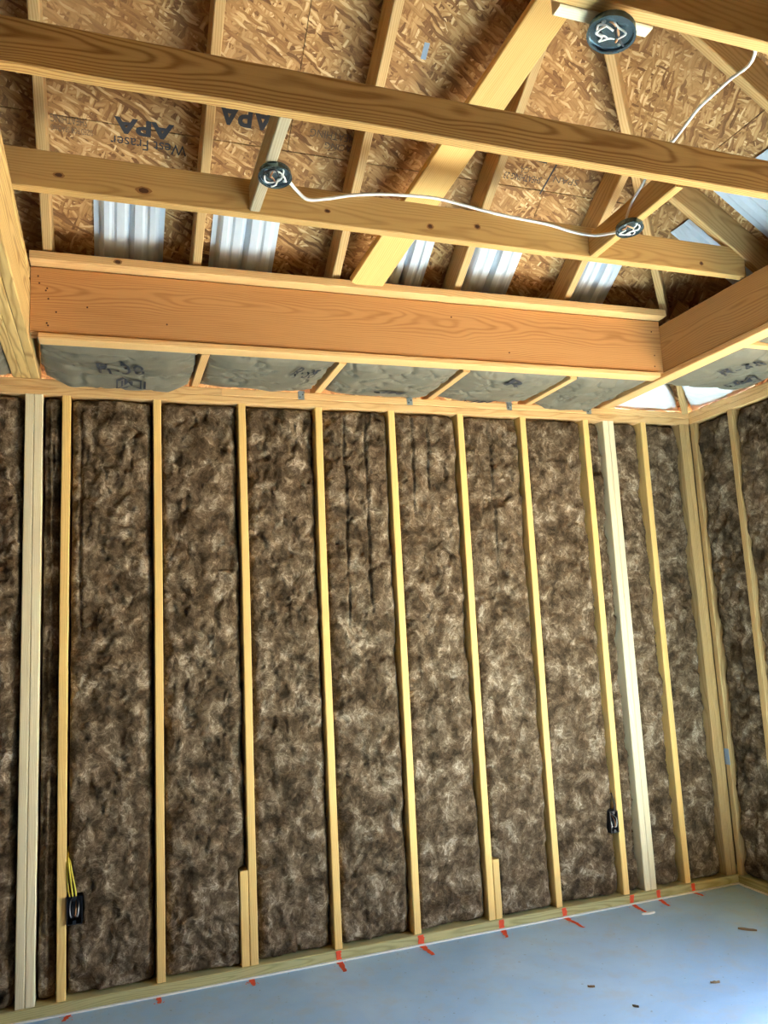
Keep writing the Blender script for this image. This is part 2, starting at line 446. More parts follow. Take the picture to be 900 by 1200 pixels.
board('bottom_plate', W_TREAT, (XL, DEP/2-.006, .028), (XC+DEP, DEP/2-.006, .028), .043, DEP+.012, (0, 0, 1), wb)
board('sill_foam', FOAM, (XL, DEP/2-.009, .0035), (XC+DEP, DEP/2-.009, .0035), .007, DEP+.022, (0, 0, 1), wb, ch=.001)

# ---- right wall framing
def stud_right(y, z0=.050, z1=HS, mat=W_STUD, w=.038):
    return board('stud', mat, (XC+DEP/2, y, z0), (XC+DEP/2, y, z1), DEP, w, (1, 0, 0), wr, bow=.003, seg=8)
stud_right(-.020, mat=W_RAFT)
for k in range(16):
    y = -.335-S*k
    if RY0-.02 < y < RY1+.02: continue
    if y > YF+.1: stud_right(y, mat=W_RAFT if k == 0 else W_STUD)
stud_right(-.296, z1=.33, mat=W_PALE)
for y in (RY1+.019, RY0-.019): stud_right(y)
board('header', W_JOIST2, (XC+DEP/2, RY1+.038, RZ+.12), (XC+DEP/2, RY0-.038, RZ+.12), .235, DEP-.01, (0, 0, 1), wr)
board('jamb', W_PALE, (XC+.05, RY1-.008, .0), (XC+.05, RY1-.008, RZ), .10, .014, (1, 0, 0), wr)
board('top_plate', W_CAP, (XC+DEP/2, -.001, HS+.019), (XC+DEP/2, YF, HS+.019), .038, DEP, (0, 0, 1), wr)
board('top_plate', W_CAP, (XC+DEP/2, DEP, HS+.057), (XC+DEP/2, YF, HS+.057), .038, DEP, (0, 0, 1), wr)
board('bottom_plate', W_TREAT, (XC+DEP/2-.006, -.02, .028), (XC+DEP/2-.006, RY1, .028), .043, DEP+.012, (0, 0, 1), wr)
board('sill_foam', FOAM, (XC+DEP/2-.009, -.03, .0035), (XC+DEP/2-.009, RY1, .0035), .007, DEP+.022, (0, 0, 1), wr, ch=.001)
board('tape', BLUECAP, (XC-.002, -.020, .66), (XC-.002, -.020, .75), .004, .036, (1, 0, 0), wr, ch=.0005)

# ---- roof: underlay root, sheathing panels, rafters, hip
EA = .45
def zb(y): return ZO - K*y
xr_, yb = XH+EA, EA
zl = ZO-K*EA
yf2 = 2*yr-EA
T = .016
uv = [(XL-.3, yb, zl), (xr_, yb, zl), (XH+yr, yr, zr), (XL-.3, yr, zr), (xr_, yf2, zl), (XL-.3, yf2, zl)]
V = [(x, y, z+T) for x, y, z in uv]+[(x, y, z+T+.03) for x, y, z in uv]
F = [(0, 1, 2, 3), (1, 4, 2), (3, 2, 4, 5), (6, 7, 8, 9), (7, 10, 8), (9, 8, 10, 11), (0, 1, 7, 6), (1, 4, 10, 7), (4, 5, 11, 10), (5, 3, 9, 11), (3, 0, 6, 9)]
roof = tag(fix(mesh_obj('roof', V, F, OSB)), 'hip roof of strand board sheathing on pine rafters', 'roof', kind='structure')

def clip(poly, a, b, c):          # keep a*x+b*y <= c
    out = []
    for i in range(len(poly)):
        p, q = poly[i], poly[(i+1) % len(poly)]
        dp, dq = a*p[0]+b*p[1]-c, a*q[0]+b*q[1]-c
        if dp <= 0: out.append(p)
        if dp*dq < 0:
            t = dp/(dp-dq); out.append((p[0]+(q[0]-p[0])*t, p[1]+(q[1]-p[1])*t))
    return out
PANELS = {}
def panels(plane, smin, smax):
    """4x8 sheets laid across the slope; s along the eave, t up the slope measured on plan"""
    th = .0115; row = 1.219*COSK; off0 = -.10
    for j in range(-1, 4):
        t0, t1 = off0+row*j+.0015, off0+row*(j+1)-.0015
        st = (.0 if j % 2 == 0 else 1.219)+(-.335 if plane == 'back' else .3)
        for i in range(-4, 5):
            s0, s1 = st+2.438*i+.0015, st+2.438*(i+1)-.0015
            poly = [(s0, t0), (s1, t0), (s1, t1), (s0, t1)]
            poly = clip(poly, 1, 0, smax); poly = clip(poly, -1, 0, -smin) if poly else poly
            if poly: poly = clip(poly, 0, -1, EA-.01)
            if poly: poly = clip(poly, 0, 1, 3.28)
            if poly:
                if plane == 'back': poly = clip(poly, 1, 1, XH-.004)
                else: poly = clip(poly, 1, 1, -.004); 
            if plane == 'right' and poly: poly = clip(poly, -1, 1, -2*yr-.004)
            if len(poly) < 3: continue
            cs = sum(p[0] for p in poly)/len(poly); ct = sum(p[1] for p in poly)/len(poly)
            if plane == 'back': a = Vector((1, 0, 0)); b = Vector((0, -1, K)).normalized(); org = Vector((cs, -ct, ZO+K*ct))
            else: a = Vector((0, 1, 0)); b = Vector((-1, 0, K)).normalized(); org = Vector((XH-ct, cs, ZO+K*ct))
            n = a.cross(b)
            if n.z > 0: n = -n          # n points down into the attic
            mw = Matrix.Identity(4)
            for q in range(3): mw[q][0], mw[q][1], mw[q][2] = a[q], b[q], -n[q]
            mw.translation = org
            vs = [(p[0]-cs, (p[1]-ct)/COSK, 0) for p in poly]; m = len(vs)
            vs += [(x, y, th) for x, y, z in vs]
            fs = [tuple(range(m)), tuple(range(2*m-1, m-1, -1))]+[(k, (k+1) % m, m+(k+1) % m, m+k) for k in range(m)]
            o = fix(mesh_obj('osb_panel', vs, fs, OSB, roof, mw))
            PANELS[(plane, j, i)] = (o, poly)
panels('back', XL-.28, XH+EA)
panels('right', 2*yr, EA)
def panel_at(plane, s, t):
    for (pl, j, i), (o, poly) in PANELS.items():
        if pl != plane: continue
        ss = [p[0] for p in poly]; tt = [p[1] for p in poly]
        if min(ss) <= s <= max(ss) and min(tt) <= t <= max(tt): return o
    return roof

RD = .140
def rafter_back(x, t0=.03, t1=3.25, mat=W_RAFT):
    c = RD/2/COSK     # vertical half depth
    board('rafter', mat, (x, -t0, ZR+K*t0+c), (x, -t1, ZR+K*t1+c), RD-.002, .038, (0, K, 1), roof)
RX = [-.052-.61*3, -.052-.61*2, -.052-.61, -.052, .545, 1.168, 1.775, 2.385]
for x in RX: rafter_back(x, t1=min(3.25, XH-x-.05))
rafter_back(2.99, t1=.55)
def rafter_right(y, mat=W_RAFT):
    c = RD/2/COSK; t1 = min(-y, y-2*yr)-.05
    if t1 > .2: board('rafter', mat, (XH-.03, y, ZR+K*.03+c), (XH-t1, y, ZR+K*t1+c), RD-.002, .038, (K, 0, 1), roof)
for y in (-.56, -1.175, -1.785, -2.395, -3.005, -3.615, -4.225, -4.835, -5.445): rafter_right(y)
hd = Vector((-1, -1, K)); 
hu = Vector((K, K, 2))
def hip_pt(t, dz): return Vector((XH-t, -t, ZR+K*t+dz))
board('hip_rafter', W_RAFT, hip_pt(.0, .085), hip_pt(3.2, .085), .155, .038, (K, K, 2), roof)
board('ridge_board', W_RAFT, (XH+yr+.05, yr, zr-.12), (XL-.1, yr, zr-.12), .184, .038, (0, 0, 1), roof)

# printed stamps on the sheathing
ub = Vector((0, COSK, -K*COSK))           # letters' up points down to the eave: print is upside down
def stamp(body, x, t, h, w, mat=INK, offset=0.0, flip=True):
    a, b = (Vector((-1, 0, 0)), ub) if flip else (Vector((1, 0, 0)), -ub)
    o = text('printed_stamp', body, mat, (x, -t, ZO+K*t), a, b, h, w, panel_at('back', x, t), offset)
    return o
stamp('APA', .315, .915, .062, .225, INK, .035)
stamp('West Fraser', .335, .862, .042, .29, INK)
stamp('SHEATHING', .04, .905, .03, .13, INK_SOFT)
stamp('SIZED FOR SPACING', .05, .875, .022, .15, INK_SOFT)
stamp('APA', .70, 1.005, .085, .22, INK, .03)
stamp('SHEATHING', 1.07, .99, .032, .21, INK_SOFT)
stamp('SPACING', 1.11, .955, .026, .15, INK_SOFT)
stamp('CA', 1.965, .982, .03, .045, INK_SOFT)
stamp('SHEATHING 23', 1.97, .952, .03, .19, INK)
stamp('SPAN', 2.19, .965, .03, .13, INK_SOFT)
for (x0, t0, x1, t1, w) in ((2.11, 1.02, 2.085, .90, .008), (1.87, 1.03, 2.06, 1.02, .006)):
    d = Vector((x1-x0, -(t1-t0), K*(t1-t0))); n = Vector((0, -K, -1)).normalized()
    s = d.cross(n).normalized()*w/2; P0 = Vector((x0, -t0, ZO+K*t0))+n*.0015; P1 = P0+d
    mesh_obj('printed_line', [P0-s, P0+s, P1+s, P1-s], [(0, 1, 2, 3)], INK, panel_at('back', x0, t0))

clip_t = 1.305
box_n = Vector((0, -K, -1)).normalized(); c0 = Vector((1.36, -clip_t, ZO+K*clip_t))
board('metal_clip', BLUECAP, c0+Vector((0, -.025, .0167)), c0+Vector((0, .025, -.0167)), .003, .022, box_n, panel_at('back', 1.36, clip_t), .0005)

# ================================================================== BEAMS
YB = -.55
YBL, YBR, XBE = -.535, -.592, 2.953
bb = empty('tray_beam', (1.4, YB, HP), 'reddish fir beam with a projecting cap above the stud wall', 'beam', 'tray ceiling beams')
board('beam_board', W_BEAM, (-.118, YBL+.025, 2.950), (XBE, YBR+.025, 2.950), .283, .038, (0, 0, 1), bb)
board('beam_board', W_BEAM, (-.118, YBL+.064, 2.950), (XBE, YBR+.064, 2.950), .283, .038, (0, 0, 1), bb)
board('bottom_strip', W_CAP, (-.085, YBL+.035, 2.794), (2.925, YBR+.035, 2.794), .026, .075, (0, 0, 1), bb)
board('cap_board', W_CAP, (-.118, YBL+.013, 3.114), (XBE, YBR+.013, 3.114), .038, .140, (0, 0, 1), bb)
rb = empty('tray_beam', (2.97, -3, HP), 'brown fir beam running out from the corner over the side wall', 'beam', 'tray ceiling beams')
board('beam_board', W_BEAM2, (2.973, -.56, 2.939), (2.973, YF, 2.939), .254, .038, (0, 0, 1), rb)
board('beam_board', W_BEAM2, (3.012, -.56, 2.939), (3.012, YF, 2.939), .254, .038, (0, 0, 1), rb)
board('bottom_strip', W_CAP, (2.993, .10, 2.796), (2.993, YF, 2.796), .030, .084, (0, 0, 1), rb)
lb = empty('tray_beam', (-.18, -3, HP), 'three-ply yellow pine beam bearing on the top plate', 'beam', 'tray ceiling beams')
for i in range(3):
    board('ply', W_PLY, (-.140-.0385*i, .10, 2.905), (-.140-.0385*i, YF, 2.905), .246 if i else .245, .038, (0, 0, 1), lb)
board('ledger_strip', W_PLY, (-.142, -.55, 3.050), (-.142, YF, 3.050), .040, .046, (0, 0, 1), lb)

# short soffit joists between the wall and the tray beam
for x, l in ((.59, 'short soffit joist glimpsed beside the batt printed R-38'), (1.222, 'short soffit joist with torn kraft flap, left bare beside the second batt'), (1.862, 'short soffit joist showing bare next to the bold logo batt'), (2.478, 'short soffit joist before the last grey batt at the white corner')):
    j = board('soffit_joist', W_CAP, (x, .10, 2.853), (x, YB+.085, 2.853), .140, .038, (0, 0, 1))
    tag(j, l, 'joist', 'short soffit joists')
for y, l in ((-1.07, 'short side soffit joist past the boxed logo batt'), (-1.68, 'short side soffit joist past the second side batt')):
    j = board('soffit_joist', W_CAP, (3.036, y, 2.853), (XC+.10, y, 2.853), .140, .038, (0, 0, 1))
    tag(j, l, 'joist', 'side soffit joists')
j = board('soffit_joist', W_CAP, (-.48, .10, 2.853), (-.48, -.9, 2.853), .140, .038, (0, 0, 1))
tag(j, 'short soffit joist outside the three-ply beam', 'joist')

# ================================================================== CEILING JOISTS
def knots(parent, yface, pts):
    for (x, z, rx, rz) in pts:
        def disc(nm, rx, rz, dy, mat, par):
            n = 14; vs = [(x, yface-dy, z)]+[(x+rx*math.cos(2*math.pi*k/n)*random.uniform(.85, 1.1), yface-dy*.3, z+rz*math.sin(2*math.pi*k/n)*random.uniform(.85, 1.1)) for k in range(n)]
            return mesh_obj(nm, vs, [(0, 1+k, 1+(k+1) % n) for k in range(n)], mat, par)
        a = disc('knot', rx*1.55, rz*1.55, .0006, KNOT_RIM, parent)
        disc('knot_core', rx, rz, .0014, KNOT, a)
def joist(y, zc, mat, label, x0=-.16, x1=3.0, h=.140):
    o = board('ceiling_joist', mat, (x0, y, zc), (x1, y, zc), h, .038, (0, 0, 1), None, bow=.006, seg=6)
    return tag(o, label, 'joist', 'ceiling joists across the tray')
Y2, Y1, Y0 = -1.166, -1.752, -2.372
j2 = joist(Y2, ZB+.070, W_JOIST2, 'knotty ceiling joist with white cable along its top, over the capped beam', x1=2.97)
j1 = joist(Y1, ZB+.014+.070, W_JOIST, 'dark grained ceiling joist between the cable-carrying joist and the one with junction box blocking')
j0 = joist(Y0, ZB+.022+.070, W_JOIST2, 'brown ceiling joist with a short block and round box at its foot', x1=3.0)
knots(j2, Y2-.0195, [(.024, 3.126, .012, .007), (.30, 3.11, .018, .010), (.968, 3.124, .009, .006), (1.389, 3.116, .010, .008), (1.598, 3.143, .010, .008), (2.137, 3.092, .012, .006), (2.717, 3.11, .008, .007)])
knots(bb, YB+.0055, [(.9, 3.0, .006, .004), (1.35, 2.9, .005, .004), (2.32, 2.93, .02, .008), (2.38, 2.945, .014, .006), (1.0, 2.84, .005, .004)])
knots(bb, YB-.0525, [(.22, 3.112, .012, .007), (.62, 3.118, .006, .005), (1.4, 3.11, .006, .004)])

b1 = board('blocking', W_GREY, (.690, Y2-.02, ZB+.062), (.690, Y1+.02, ZB+.068), .10, .038, (0, 0, 1))
tag(b1, 'grey weathered block spanning two joists beside the strand board, holding a round box', 'blocking', 'joist blocking')
b2 = board('blocking', W_JOIST2, (2.143, Y2-.02, ZB+.052), (2.143, Y1+.02, ZB+.058), .10, .038, (0, 0, 1))
tag(b2, 'yellow pine block spanning two joists under the hip, holding a round box', 'blocking', 'joist blocking')
b3 = board('blocking', W_PALE, (1.262, Y0+.040, ZB+.045), (1.545, Y0+.040, ZB+.045), .06, .038, (0, 0, 1))
tag(b3, 'short pale block fixed along the joist with round box', 'blocking', 'joist blocking')

for (x, z) in ((-.09, 3.05), (-.085, 3.02), (-.06, 2.99), (-.055, 3.0), (-.05, 2.955), (-.02, 2.90), (-.055, 2.85), (-.05, 2.84), (.10, 2.93), (.42, 2.88), (1.75, 3.02), (2.05, 2.86), (2.9, 3.03), (2.905, 2.9), (2.9, 2.84)):
    yf_ = YBL+(YBR-YBL)*(x+.118)/3.07+.006
    board('nail', KNOT, (x, yf_-.0015, z), (x, yf_+.01, z), .007, .007, (0, 0, 1), bb, .002)

# diagonal brace under the rafters
nn = Vector((0, -K, -1)).normalized()
def under(x, t, d): return Vector((x, -t, ZR+K*t))+nn*d
br = board('diagonal_brace', W_ORANGE, under(1.30, .582, .021), under(1.835, 1.84, .021), .038, .150, nn)
tag(br, 'bright orange plank nailed slantwise under the rafters', 'brace')

# ================================================================== WALL INSULATION
def wall_batt(label, w, h, mw, seed, du=.0075, dv=.0085, crease=(), holes=()):
    nu, nv = max(8, int(w/du)), int(h/dv)
    u = np.linspace(0, w, nu)[:, None]; v = np.linspace(0, h, nv)[None, :]
    U = u+0*v; Vv = v+0*u
    e = np.minimum(U, w-U)+.010*fbm(Vv*6, U*2, seed+50, 3)
    ev = np.minimum(Vv, h-Vv)
    d = .010+np.where(U > w*.5, .060*np.exp(-np.clip(e, 0, 1)/.017), .040*np.exp(-np.clip(e, 0, 1)/.011))+.035*np.exp(-ev/.012)
    d = d-.030*fbm(U*5, Vv*4, seed, 3)
    wx = U+.05*fbm(U*9, Vv*9, seed+7, 2); wy = Vv+.05*fbm(U*9+40, Vv*9, seed+8, 2)
    d = d-.019*fbm(wx*22, wy*18, seed+20, 4, .6)
    rg = np.abs(fbm(wx*14, wy*11, seed+33, 3)); d = d+.010*np.exp(-rg/.035)
    for cu, v0, v1 in crease:
        m = np.clip((Vv-v0*h)/.15, 0, 1)*np.clip((v1*h-Vv)/.15, 0, 1)
        d = d+m*.020*np.exp(-((U-cu*w-.012*fbm(Vv*5, U*0, seed+60, 2))/.005)**2)
    d = np.maximum(d, -.004)
    for hx0, hx1, hz0, hz1 in holes:        # cut away around the electrical box
        m = (U > hx0-.006) & (U < hx1+.006) & (Vv > hz0-.008) & (Vv < hz1+.008); d[m] = .09
    # tuck the rim back against the sheathing
    d[0, :] = .12; d[-1, :] = .12; d[:, 0] = .12; d[:, -1] = .12
    jit = .004*fbm(U*60, Vv*60, seed+90, 2)
    X = U+jit; X[0, :] = .002; X[-1, :] = w-.002
    co = np.stack([X, d, Vv], -1).reshape(-1, 3)
    fs = grid_faces(nu, nv)
    o = mesh_obj('insulation_batt', co.tolist(), fs, BATT, None, mw, True)
    return tag(o, label, 'insulation', 'brown wall insulation batts')
edges = [(-S+.019, -.184), (-.103, -.024)]
for a, b in zip(studx[:7], studx[1:8]): edges.append((a+.0195, b-.0195))
edges += [(2.8665, 2.964), (3.0445, 3.2355), (3.2755, 3.5245)]
lab = ['brown fibreglass batt outside the pale double stud by the three-ply beam',
       'narrow strip of brown fibreglass between the pale double stud and the boxed stud',
       'brown fibreglass batt behind the black outlet box with yellow wires',
       'brown fibreglass batt beside the sistered stud, one bay from the yellow-wired box',
       'brown fibreglass batt in the bay just past the long sister block',
       'brown fibreglass batt two bays past the long sister block',
       'brown fibreglass batt before the stud with the small sister block',
       'brown fibreglass batt touching the small sister block at its foot',
       'brown fibreglass batt behind the glossy black outlet box with the torn hole']
labs = dict(enumerate(lab))
labs[9] = 'thin strip of brown fibreglass against the pale double stud near the corner'
labs[10] = 'brown fibreglass batt between the pale double stud and the last single stud'
labs[11] = 'brown fibreglass batt beside the corner post on the long wall'
cre = {2: [(.12, .55, 1)], 5: [(.3, .55, 1), (.62, .6, 1)], 6: [(.25, .75, 1), (.5, .8, 1)], 7: [(.45, .6, 1)], 1: [(.35, 0, 1), (.65, 0, 1)], 9: [(.4, 0, 1), (.75, 0, 1)]}
for i, (a, b) in enumerate(edges):
    wall_batt(labs[i], b-a, HS-.052, Matrix.Translation((a, 0, .051)), 100+i*7, crease=cre.get(i, ()),
              holes=[(q[0]-a, q[1]-a, q[2]-.051, q[3]-.051) for q in ((.0165, .080, .352, .466), (2.776, 2.826, .378, .492), (.760, .82, .0, .466), (2.05, 2.092, .0, .340)) if a-.01 < q[0] < b])
for k in (1, 2):
    wall_batt(('brown fibreglass batt in the next bay outside the one by the three-ply beam', 'brown fibreglass batt two bays outside the one by the three-ply beam')[k-1], S-.039, HS-.052, Matrix.Translation((-S*(k+1)+.0195, 0, .051)), 300+k*7, .012, .014)
RW = Matrix(((0, 1, 0, XC), (-1, 0, 0, 0), (0, 0, 1, .051), (0, 0, 0, 1)))
for k, (y0, y1, l) in enumerate(((-.0395, -.3155, 'brown fibreglass batt on the side wall beside the corner post'),
                                 (-.3545, -.335-S+.0195, 'brown fibreglass batt on the side wall past its first stud'),
                                 (-.335-S-.0195, -.335-2*S+.0195, 'brown fibreglass batt on the side wall past its second stud'))):
    wall_batt(l, y0-y1, HS-.052, Matrix.Translation((0, y0, 0)) @ RW, 400+k*9, .009, .010)

# ================================================================== KRAFT FACED SOFFIT BATTS
def kraft_batt(label, x0, x1, y0, y1, seed, drop=.0, zed=2.797, corner=None):
    nu, nv = 64, 48
    u = np.linspace(0, 1, nu)[:, None]; v = np.linspace(0, 1, nv)[None, :]
    U = u+0*v; Vv = v+0*u
    eu = np.minimum(U, 1-U); ev = np.minimum(Vv, 1-Vv)
    sag = .030*np.clip(eu/.18, 0, 1)**.6*np.clip(ev/.12, 0, 1)**.5
    z = zed-sag-.010*fbm(U*3, Vv*3, seed, 3)
    wr_ = np.abs(fbm(U*4+1.5*Vv, Vv*5-U, seed+3, 3)); z = z+.018*np.exp(-wr_/.05)
    z = z-drop*np.clip((Vv-.8)/.2, 0, 1)*np.clip(eu/.15, 0, 1)
    X = x0+(x1-x0)*U+.010*fbm(Vv*5, U*0+2, seed+5, 3)*(1-2*U)*1.5
    Y = y0+(y1-y0)*Vv+.014*fbm(U*7, Vv*0, seed+6, 3)
    co = np.stack([X, Y, z], -1)
    top = co.copy(); top[..., 2] = zed+.085
    cen = np.array([(x0+x1)/2, (y0+y1)/2, zed])
    n = nu*nv
    fs = grid_faces(nu, nv); allv = np.concatenate([co.reshape(-1, 3), top.reshape(-1, 3)]) - cen
    idx = np.arange(n).reshape(nu, nv)
    rim = list(idx[:, 0])+list(idx[-1, 1:])+list(idx[-2::-1, -1])+list(idx[0, -2:0:-1])
    for a, b in zip(rim, rim[1:]+rim[:1]): fs.append((int(a), int(b), int(b)+n, int(a)+n))
    fs.append(tuple(int(i)+n for i in rim))
    # drop unused top verts
    used = sorted({i for f in fs for i in f}); mp = {k: i for i, k in enumerate(used)}
    o = mesh_obj('kraft_faced_batt', allv[used].tolist(), [tuple(mp[i] for i in f) for f in fs], KRAFT, None, Matrix.Translation(cen), True)
    return tag(fix(o), label, 'insulation', 'grey kraft faced soffit batts'), co
def surf_z(co, x, y):
    d = (co[..., 0]-x)**2+(co[..., 1]-y)**2; return float(co[..., 2].flat[int(np.argmin(d))])
def drape(o, co):
    """lay a flat print onto the wrinkled facing"""
    mw = o.matrix_basis; inv = mw.inverted()
    bm = bmesh.new(); bm.from_mesh(o.data)
    for _ in range(4):
        bmesh.ops.triangulate(bm, faces=bm.faces[:])
        ed = [e for e in bm.edges if e.calc_length() > .014]
        if not ed: break
        bmesh.ops.subdivide_edges(bm, edges=ed, cuts=1)
    bmesh.ops.triangulate(bm, faces=bm.faces[:])
    pts = co.reshape(-1, 3)
    for v in bm.verts:
        w = mw @ v.co
        d = (pts[:, 0]-w.x)**2+(pts[:, 1]-w.y)**2; k = np.argsort(d)[:4]; ww = 1/(d[k]+1e-6)
        w.z = float((pts[k, 2]*ww).sum()/ww.sum())-.009
        v.co = inv @ w
    bm.to_mesh(o.data); bm.free()
def kprint(bt, co, body, x, y, h, w, ang=0.0, mat=INK, offset=0, shear=0):
    a = Vector((math.cos(ang), math.sin(ang), 0)); b = Vector((0, 0, -1)).cross(a)   # face looks down
    o = text('printed_mark', body, mat, (x, y, 2.78), a, b, h, w, bt, offset, shear); drape(o, co); return o
def kbox(bt, co, x, y, w, h, ang=0.0, t=.008):
    a = Vector((math.cos(ang), math.sin(ang), 0)); b = Vector((0, 0, -1)).cross(a); vs, fs = [], []
    c = Vector((x, y, 2.78)); o_ = [(-w/2, -h/2), (w/2, -h/2), (w/2, h/2), (-w/2, h/2)]; i_ = [(px+(t if px < 0 else -t), py+(t if py < 0 else -t)) for px, py in o_]
    loc = [(px, py, 0) for px, py in o_+i_]
    mw = Matrix.Identity(4); n = a.cross(b)
    for i in range(3): mw[i][0], mw[i][1], mw[i][2] = a[i], b[i], n[i]
    mw.translation = c
    o = mesh_obj('printed_frame', loc, [(k, (k+1) % 4, 4+(k+1) % 4, 4+k) for k in range(4)], INK, bt, mw); drape(o, co); return o

yb0, yb1 = YB+.075, .006
kb, co = kraft_batt('crumpled grey kraft faced batt printed R-38, next to the three-ply beam', -.095, .560, yb0, -.012, 11, .05)
kprint(kb, co, 'R-38', .235, -.27, .16, .21, shear=-.2); kbox(kb, co, .275, -.085, .115, .055); kprint(kb, co, 'JM', .262, -.085, .032, .06, offset=.03); kprint(kb, co, 'I', .347, -.085, .045, .010)
kb, co = kraft_batt('grey kraft faced batt, the second along from the three-ply beam', .618, 1.185, yb0, yb1, 23)
kprint(kb, co, 'R-38', 1.07, -.36, .12, .12, ang=.3)
kb, co = kraft_batt('grey kraft faced batt over the middle studs with a bold dark logo', 1.25, 1.825, yb0, yb1, 37)
kprint(kb, co, 'JM', 1.575, -.14, .055, .17, mat=INK, offset=.03, shear=.3)
kb, co = kraft_batt('grey kraft faced batt with smudged print against the beam strip', 1.885, 2.445, yb0, yb1, 41)
kprint(kb, co, 'R', 2.17, -.40, .07, .12, ang=.4, offset=.02); kprint(kb, co, 'JM', 2.13, -.07, .05, .18, mat=INK, offset=.02, shear=.3)
kb, co = kraft_batt('grey kraft faced batt, last in the row before the white corner', 2.50, 2.925, yb0, yb1, 53, .03)
kb, co = kraft_batt('grey kraft faced batt with boxed logo over the side wall', 3.04, 3.60, -1.035, -.45, 67)
kbox(kb, co, 3.40, -.66, .17, .10, ang=-1.15+.0, t=.012); kprint(kb, co, 'JM', 3.40, -.66, .06, .10, ang=-1.15, offset=.04)
kprint(kb, co, 'R-38', 3.22, -.85, .10, .22, ang=-1.15)
kb, co = kraft_batt('grey kraft faced batt further out over the side wall', 3.04, 3.592, -1.645, -1.105, 71)
kb, co = kraft_batt('grey kraft faced batt outside the three-ply beam', -.445, -.245, -.60, yb1, 79)

def white_batt(label, pts, seed):
    P = [Vector((x, y, 0)) for x, y in pts]; c = sum(P, Vector())/3
    vs, fs, N = [], [], 22; idx = {}
    for i in range(N+1):
        for j in range(N+1-i):
            a, b = i/N, j/N; q = P[0]*(1-a-b)+P[1]*a+P[2]*b
            e = min(a, b, 1-a-b)
            z = 2.826-.022*min(1, e*6)-.012*float(fbm(np.array([q.x*14.]), np.array([q.y*14.]), seed, 3)[0])
            idx[i, j] = len(vs); vs.append((q.x-c.x, q.y-c.y, z-2.85))
    for i in range(N):
        for j in range(N-i):
            fs.append((idx[i, j], idx[i+1, j], idx[i, j+1]))
            if j < N-i-1: fs.append((idx[i+1, j], idx[i+1, j+1], idx[i, j+1]))
    rim = [idx[i, 0] for i in range(N)]+[idx[N-i, i] for i in range(N)]+[idx[0, N-j] for j in range(N)]
    n = len(vs); vs += [(vs[k][0], vs[k][1], .06) for k in rim]
    m = len(rim)
    for k in range(m): fs.append((rim[k], rim[(k+1) % m], n+(k+1) % m, n+k))
    fs.append(tuple(n+k for k in range(m)))
    o = fix(mesh_obj('white_batt', vs, fs, WBATT, None, Matrix.Translation((c.x, c.y, 2.85)), True))
    return tag(o, label, 'insulation', 'white corner insulation')
white_batt('white insulation wedge on the long wall side of the corner', [(3.04, .13), (3.64, .13), (3.04, -.44)], 5)
white_batt('white insulation wedge on the side wall side of the corner', [(3.73, .10), (3.73, -.44), (3.175, -.44)], 6)

# ================================================================== VENT BAFFLES
def baffle(label, plane, s0, s1, t0, t1):
    """moulded foam chute: flat flanges, raised channels, stepped end"""
    w = s1-s0; n = 29; nt = 14; d = .028
    prof = []
    for i in range(n):
        f = i/(n-1); q = (f*2.0) % 1.0
        h = 0.0
        if .06 < f < .94:
            q = ((f-.06)/.88*2) % 1.0
            h = min(1, max(0, (q-.04)/.10))*min(1, max(0, (.96-q)/.10))
            h -= .25*(abs(q-.5) < .09)
        prof.append(h)
    L = (t1-t0)/COSK; vs, fs = [], []
    for k in range(nt):
        f = k/(nt-1); tp = min(1, (f+.02)/.12, (1.02-f)/.12)
        for i in range(n): vs.append((w*(i/(n-1)-.5), L*(f-.5), -.004-d*prof[i]*max(0, tp)))
    N = len(vs); vs += [(x, y, z+.004) for x, y, z in vs]
    for k in range(nt-1):
        for i in range(n-1):
            a = k*n+i; fs.append((a, a+1, a+n+1, a+n)); fs.append((N+a, N+a+n, N+a+n+1, N+a+1))
    for i in range(n-1):
        fs.append((i, N+i, N+i+1, i+1)); q = (nt-1)*n+i; fs.append((q, q+1, N+q+1, N+q))
    for k in range(nt-1):
        q = k*n; fs.append((q, q+n, N+q+n, N+q)); q = k*n+n-1; fs.append((q, N+q, N+q+n, q+n))
    sm, tm = (s0+s1)/2, (t0+t1)/2
    if plane == 'back': a = Vector((1, 0, 0)); b = Vector((0, -1, K)).normalized(); org = Vector((sm, -tm, ZO+K*tm))
    else: a = Vector((0, -1, 0)); b = Vector((-1, 0, K)).normalized(); org = Vector((XH-tm, sm, ZO+K*tm))
    nrm = a.cross(b)
    if nrm.z < 0: a = -a; nrm = -nrm
    mw = Matrix.Identity(4)
    for q in range(3): mw[q][0], mw[q][1], mw[q][2] = a[q], b[q], nrm[q]
    mw.translation = org-nrm*.003
    o = fix(mesh_obj('vent_baffle', vs, fs, BAFFLE, None, mw))
    return tag(o, label, 'baffle', 'white foam vent baffles at the eaves')
for s0, s1, l in ((.125, .41, 'ribbed white foam baffle above the beam below the printed APA stamp'),
                  (.61, .90, 'ribbed white foam baffle below the grey block and round box'),
                  (1.41, 1.645, 'ribbed white foam baffle beside the orange diagonal plank'),
                  (1.84, 2.115, 'ribbed white foam baffle between the orange plank bay and the yellow block'),
                  (2.455, 2.70, 'ribbed white foam baffle below the yellow block near the hip rafter')):
    baffle(l, 'back', s0, s1, .08, .72)
baffle('white foam baffle behind the knotty joist end, beside the hip rafter', 'right', -1.13, -.90, .12, .76)
baffle('white foam baffle beyond the dark grained joist over the side wall', 'right', -1.62, -1.24, .12, .80)
baffle('white foam baffle outside the three-ply beam', 'back', -.55, -.20, .05, .62)

